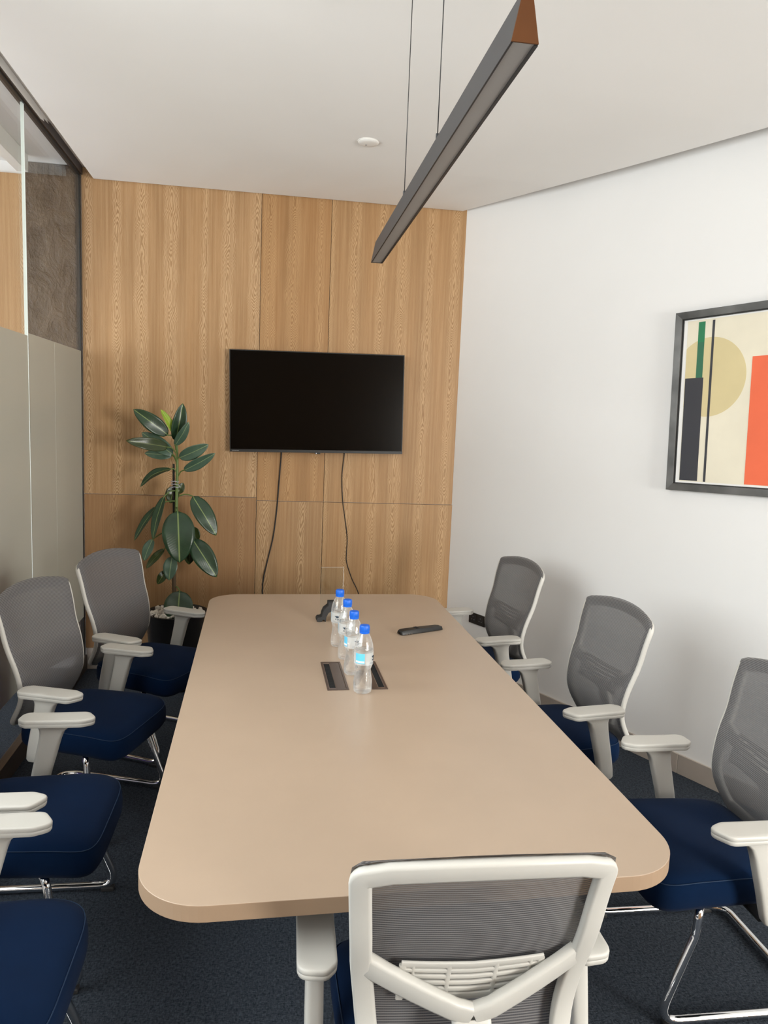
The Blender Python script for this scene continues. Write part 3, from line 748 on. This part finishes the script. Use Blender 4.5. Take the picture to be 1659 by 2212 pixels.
bm = bmesh.new(); tube(bm, [(0, -.004, 0), (0, -.022, 0)], .006, 12); obj('knob', bm, M['chrome'], hk, smooth=40)

# ------------------------------------------------------------------ bottles
PB = [(.026, .0), (.030, .003), (.0322, .010), (.0330, .024), (.0330, .036), (.0318, .050), (.0290, .066), (.0268, .080), (.0272, .087), (.0300, .095), (.0326, .102), (.0335, .108), (.0335, .150), (.0340, .154), (.0335, .160), (.0318, .172), (.0280, .187), (.0225, .200), (.0168, .210), (.0142, .2145), (.0142, .222)]
def bottle():
    root = thing('water_bottle', 'x', 'bottle')
    n = 48
    def radius(r, z, a):
        # petal panels in the lower half, ribs at the waist
        if .02 < z < .078: return r*(1-.035*max(0, math.cos(5*a))*math.sin(PI*(z-.02)/.058))
        if z <= .012: return r*(1+.03*math.cos(10*a)*(.012-z)/.012)
        return r
    zs = []
    for (r0, z0), (r1, z1) in zip(PB, PB[1:]):
        for k in range(3): t = k/3; zs.append((r0+(r1-r0)*t, z0+(z1-z0)*t))
    zs.append(PB[-1])
    bm = bmesh.new()
    rings(bm, [[(radius(r, z, 2*PI*k/n)*math.cos(2*PI*k/n), radius(r, z, 2*PI*k/n)*math.sin(2*PI*k/n), z) for k in range(n)] for r, z in zs], True, False)
    sh = obj('bottle_body', bm, M['pet'], root, smooth=180)
    bm = bmesh.new(); ws = [(r-.0012, z+.0012) for r, z in zs if z < .156]
    rings(bm, [[(radius(r, z, 2*PI*k/n)*math.cos(2*PI*k/n), radius(r, z, 2*PI*k/n)*math.sin(2*PI*k/n), z) for k in range(n)] for r, z in ws])
    obj('water', bm, M['water'], root, smooth=60)
    bm = bmesh.new(); lps = []
    for r, z in ((.0172, .2135), (.0176, .2150), (.0176, .2185), (.0168, .2192), (.0168, .2205), (.0174, .2212), (.0174, .238), (.0160, .2415), (.008, .2425)):
        lps.append([((r+(.0004*math.cos(30*2*PI*k/120) if .221 < z < .24 else 0))*math.cos(2*PI*k/120), (r+(.0004*math.cos(30*2*PI*k/120) if .221 < z < .24 else 0))*math.sin(2*PI*k/120), z) for k in range(120)])
    rings(bm, lps); obj('cap', bm, M['cap'], root, smooth=40)
    bm = bmesh.new(); lathe(bm, [(.0150, .2125), (.0160, .2128), (.0160, .2134), (.0150, .2136)], 32); obj('neck_ring', bm, M['white_plastic'], root, smooth=40)
    # label film and its print
    R = .0340
    def patch(a0, a1, z0, z1, r=R, seg=14):
        bm = bmesh.new(); lo_ = []; hi_ = []
        for k in range(seg+1):
            a = a0+(a1-a0)*k/seg; lo_.append(bm.verts.new((r*math.cos(a), r*math.sin(a), z0))); hi_.append(bm.verts.new((r*math.cos(a), r*math.sin(a), z1)))
        for k in range(seg): bm.faces.new((lo_[k], lo_[k+1], hi_[k+1], hi_[k]))
        return bm
    lab = obj('label', patch(0, 2*PI, .106, .149, R, 48), M['label'], root, smooth=180)
    def strokes(polys, mat, nm, r=R+.0003, wd=.0011):
        bm = bmesh.new()
        for pts in polys:
            tube(bm, [(r*math.cos(a), r*math.sin(a), z) for a, z in pts], wd, 6)
        return obj(nm, bm, mat, lab, smooth=180)
    A = 0.0   # logo centre angle (local +X)
    k = 1/.034
    def L(dx, z): return (A+dx*k, .130+z)
    feather = [[L(.0004+.0020*i, -.0018+.0012*i), L(-.0088+.0034*i, .0056+.0006*i)] for i in range(4)]+[[L(.0004, -.0018), L(.0092, .0034)], [L(.0066, .0010), L(.0078, .0056)]]
    letters = [[L(-.006, -.010), L(-.003, -.0055), L(-.006, -.0048)], [L(-.0055, -.0065), L(-.0015, -.0105)], [L(.001, -.0105), L(.0045, -.0112), L(.007, -.009), L(.0062, -.0055), L(.0035, -.0052)], [L(.0015, -.0075), L(.0048, -.0078)]]
    strokes(feather, M['ink'], 'leaf_emblem'); strokes(letters, M['ink'], 'lettering', wd=.0009)
    strokes([[(A-.55+.11*i, .1125+.0016*math.sin(i*1.1)) for i in range(11)], [(A-.5+.1*i, .1095+.0012*math.cos(i*1.3)) for i in range(11)]], M['ink'], 'wave_lines', wd=.00035)
    obj('blue_patch', patch(-2.18, -1.15, .1115, .1475, R+.0003), M['sky_ink'], lab, smooth=180)
    obj('white_stripe', patch(-2.14, -1.19, .1150, .1215, R+.0006), M['white_ink'], lab, smooth=180)
    return root
bo = bottle()
spots = [((.0125, 1.112), math.radians(-25), 'nearest water bottle of the row, blue square on its label facing front'),
         ((-.002, 1.300), math.radians(-72), 'second nearest water bottle of the row, dark emblem facing front'),
         ((-.008, 1.475), math.radians(-108), 'third water bottle of the row, mostly hidden between its neighbours'),
         ((-.022, 1.642), math.radians(-112), 'farthest water bottle of the row, beside the black sign stand')]
for i, ((x, y), rz, lab) in enumerate(spots):
    if i == 0:
        bo.location = (x, y, .7503); bo.rotation_euler = (0, 0, rz); bo['label'] = lab; bo['group'] = 'water bottles on the table'
    else: dup(bo, (x, y, .7503), rz, lab, 'water bottles on the table')

# ------------------------------------------------------------------ remote control
rm = thing('remote_control', 'black remote control lying on the table right of the bottles', 'remote', (.372, 1.838, .7503), math.atan2(.085, .207))
bm = bmesh.new(); lps = []
for x, hw_, ht in ((-.113, .016, .008), (-.110, .0215, .016), (-.100, .024, .020), (-.02, .0235, .021), (.09, .0215, .019), (.112, .020, .016), (.1145, .018, .006)):
    lps.append([(x, -hw_, .001), (x, -hw_, ht*.45), (x, -hw_*.72, ht), (x, hw_*.72, ht), (x, hw_, ht*.45), (x, hw_, .001)])
rings(bm, lps); obj('case', bm, M['black'], rm, bevel=.0015, smooth=40)
bm = bmesh.new(); box(bm, -.028, -.012, -.014, .016, .0195, .0222); obj('clip', bm, M['bristle'], rm, bevel=.001)
bm = bmesh.new(); box(bm, -.1145, -.1125, -.010, .010, .003, .011); obj('lens', bm, M['screen'], rm, bevel=.0008)
for i in range(3):
    bm = bmesh.new(); x = -.090+.013*i; box(bm, x, x+.006, -.0252, -.0238, .003, .0055); obj('button', bm, M['bronze_hi'], rm)

# ------------------------------------------------------------------ acrylic sign in a black stand
sg = thing('sign_stand', 'clear acrylic plate held by a curly black stand on the table', 'sign', (-.020, 2.035, .7503), .05)
bm = bmesh.new(); box(bm, -.054, .054, -.002, .002, .006, .256); ac = obj('acrylic_plate', bm, M['acrylic'], sg)
bm = bmesh.new()
for a in ((.0532, .0544, -.0021, .0021, .006, .2565), (-.054, .0532, -.0021, .0021, .2557, .2563)): box(bm, *a)
obj('bright_edge', bm, M['acrylic_edge'], ac)
def arch(y0, y1):
    bm = bmesh.new()
    outer = [(-.068, 0), (-.070, .012), (-.064, .021), (-.052, .022), (-.046, .026), (-.044, .040), (-.036, .060), (-.020, .073), (-.016, .076), (-.016, .093), (.016, .093), (.016, .076), (.020, .073), (.036, .060), (.044, .040), (.046, .026), (.052, .022), (.064, .021), (.070, .012), (.068, 0)]
    inner = [(.046, 0), (.040, .008), (.033, .008), (.030, 0), (.026, .0), (.024, .022), (.014, .042), (0, .048), (-.014, .042), (-.024, .022), (-.026, 0), (-.030, 0), (-.033, .008), (-.040, .008), (-.046, 0)]
    pl2 = outer+inner; a = [bm.verts.new((x, y0, z)) for x, z in pl2]; c = [bm.verts.new((x, y1, z)) for x, z in pl2]; n = len(pl2)
    for i in range(n): bm.faces.new((a[i], a[(i+1) % n], c[(i+1) % n], c[i]))
    bm.faces.new(a[::-1]); bm.faces.new(c); return bm
bm = arch(-.026, -.0025); obj('stand', bm, M['black_soft'], sg, bevel=.003)
bm = arch(.0025, .026); obj('stand', bm, M['black_soft'], sg, bevel=.003)

# ------------------------------------------------------------------ potted rubber plant
PX, PY = -.862, 3.23
pp = thing('potted_plant', 'tall rubber plant in a black pot in the corner by the wood wall', 'plant', (PX, PY, 0))
bm = bmesh.new(); lathe(bm, [(.10, .0), (.135, .004), (.150, .03), (.168, .25), (.182, .44), (.188, .460), (.190, .474), (.184, .477), (.176, .471), (.172, .44), (.02, .435)], 48); obj('pot', bm, M['pot'], pp, smooth=50)
bm = bmesh.new(); lathe(bm, [(.171, .436), (.17, .446), (.10, .452), (.005, .455)], 40); obj('soil', bm, M['soil'], pp, smooth=180)
bm = bmesh.new(); rnd = random.Random(3)
for i in range(150):
    a = rnd.random()*2*PI; r = .158*math.sqrt(rnd.random()); s = rnd.uniform(.012, .024)
    mt = Matrix.Translation((r*math.cos(a), r*math.sin(a), .455+rnd.random()*.022)) @ Matrix.Rotation(rnd.random()*6, 4, Vector((rnd.random(), rnd.random(), rnd.random()+.1)).normalized()) @ Matrix.Diagonal((s, s*rnd.uniform(.6, 1), s*rnd.uniform(.45, .75), 1))
    bmesh.ops.create_icosphere(bm, subdivisions=1, radius=1, matrix=mt)
pb = obj('pebbles', bm, M['pebble'], pp); pb['kind'] = 'stuff'
def at(u, v, dy=0):
    """point of the plant seen at photo position (u, v), standing dy in front of the stem"""
    d = AF + AX*((u-829.5)/F_PX) - AY*((v-1106)/F_PX); t = (PY-dy-CAM.y)/d.y; q = CAM+d*t
    return Vector((q.x-PX, q.y-PY, q.z))
stem = [at(383, 1322), at(377, 1283), at(376, 1240), at(379, 1200), at(380, 1150), at(381, 1100), at(382, 1050), at(383, 1000), at(382, 965), at(379, 935), at(378, 925)]
stem[0] = Vector((stem[0].x, 0, .44))
bm = bmesh.new(); tube(bm, spline(stem[:5], 5), lambda t: .014-.003*t, 12); obj('trunk', bm, M['bark'], pp, smooth=180)
bm = bmesh.new(); tube(bm, spline(stem[4:], 5), lambda t: .0115-.007*t, 12); obj('stem', bm, M['stem'], pp, smooth=180)
bm = bmesh.new(); tube(bm, [at(382, 1330, -.03)+Vector((-.015, 0, 0)), at(375, 1002, -.02)], .007, 8); obj('support_stake', bm, M['stake'], pp, smooth=40)
bm = bmesh.new()
for v in (1040, 1046, 1052): tube(bm, [at(378, v, -.005)+Vector((.022*math.cos(a), .022*math.sin(a), .003*math.sin(3*a))) for a in [2*PI*k/16 for k in range(16)]], .0022, 6, True)
obj('tie', bm, M['tie'], pp, smooth=180)
def leaf(base, tip, wpx, mat, stalk=None, d0=.02, d1=.08, curl=.02, tilt=0.0, fold=.25, droop=0.0):
    A0, A1 = at(*base, d0), at(*tip, d1); ax = (A1-A0); ln = ax.length; ax.normalize()
    W_ = wpx/F_PX*4.75
    view = (Vector((PX, PY, 0))+A0-CAM).normalized()
    sd = ax.cross(-view).normalized(); nn = sd.cross(ax).normalized()
    if nn.dot(view) > 0: nn = -nn
    rot = Matrix.Rotation(tilt, 3, ax); sd = rot @ sd; nn = rot @ nn
    W_ = W_/max(.45, abs(math.cos(tilt)))
    bm = bmesh.new(); uvl = bm.loops.layers.uv.new('UVMap'); nl, nw = 16, 8; gv = []; uvd = {}
    for i in range(nl+1):
        t = i/nl
        hwid = .5*W_*min(1, (math.sin(PI*min(1, t**.82)))**.62) if 0 < t < 1 else .0012
        if t > .93: hwid *= (1-t)/.07*.8+.2
        c = A0+ax*ln*t+nn*(curl*math.sin(PI*t))+Vector((0, 0, -droop*t*t))
        row = []
        for j in range(nw+1):
            s = -1+2*j/nw
            p = c+sd*(hwid*s)+nn*(fold*hwid*(abs(s)**1.3)+.0010*math.sin(t*15+s*2))
            v = bm.verts.new(p); uvd[v] = (.5+.5*s*max(.15, hwid/(.5*W_)), t); row.append(v)
        gv.append(row)
    for i in range(nl):
        for j in range(nw):
            f = bm.faces.new((gv[i][j], gv[i][j+1], gv[i+1][j+1], gv[i+1][j]))
            for l in f.loops: l[uvl].uv = uvd[l.vert]
    lf = obj('leaf', bm, mat, pp, smooth=180, solid=.0012)
    if stalk:
        S0 = at(*stalk, 0); mid = (S0+A0)/2+Vector((0, 0, .012))
        bm = bmesh.new(); tube(bm, spline([S0, mid, A0, A0+ax*.02], 5), .0036, 8); obj('leaf_stalk', bm, M['stem'], lf, smooth=180)
LF, LP, LL, LD = M['leaf'], M['leaf_pale'], M['leaf_lime'], M['leaf_dark']
leaf((374, 982), (306, 934), 30, LP, (382, 1000), -.01, -.03, .01)
leaf((372, 984), (312, 979), 20, LP, (382, 1002), -.02, -.02, .01)
leaf((379, 953), (395, 871), 29, LF, (379, 962), .0, .02, .01, .15, .3)
leaf((377, 938), (347, 884), 14, LL, (378, 946), .01, .02, .01, .5)
leaf((378, 962), (408, 911), 19, LP, (380, 972), .03, .07, .01, .4)
leaf((363, 940), (288, 884), 33, LF, (377, 950), .02, .07, .015, .1, .15)
leaf((363, 966), (272, 952), 26, LD, (381, 980), .04, .16, .02, .1, .2)
leaf((387, 989), (451, 960), 27, LP, (383, 996), .02, .05, .015, .2)
leaf((397, 1016), (465, 979), 22, LP, (384, 1030), .02, .06, .012, .3)
leaf((370, 1013), (303, 1052), 14, LF, (382, 1022), .01, .05, .03, .9)
leaf((376, 1050), (368, 1087), 28, LD, (382, 1058), -.03, -.03, .005)
leaf((384, 1066), (396, 1043), 17, LD, (383, 1062), -.02, -.03, .005)
leaf((338, 1094), (290, 1168), 13, LF, (380, 1082), .01, .05, .01, .8)
leaf((355, 1072), (330, 1166), 18, LF, (380, 1060), .03, .09, .015, .6)
leaf((416, 1072), (467, 1157), 38, LF, (385, 1072), .03, .06, .01, -.25, .12)
leaf((418, 1138), (424, 1172), 22, LD, (384, 1130), -.02, -.03, .005)
leaf((416, 1165), (468, 1247), 43, LF, (384, 1160), .03, .07, .012, -.1, .12)
leaf((412, 1150), (408, 1220), 32, LD, (384, 1150), -.02, -.02, .008)
leaf((384, 1104), (388, 1216), 64, LF, (381, 1098), .06, .13, .02, 0, .10)
leaf((372, 1202), (365, 1254), 28, LP, (378, 1196), .02, .05, .008, .2)
leaf((359, 1232), (340, 1262), 18, LD, (372, 1222), .02, .03, .006)
leaf((330, 1165), (311, 1212), 20, LP, (378, 1142), .03, .06, .01, .4)
leaf((355, 1186), (316, 1228), 15, LD, (378, 1176), .02, .03, .008, .5)
leaf((388, 1276), (382, 1356), 58, LF, (377, 1268), .05, .10, .012, 0, .12)
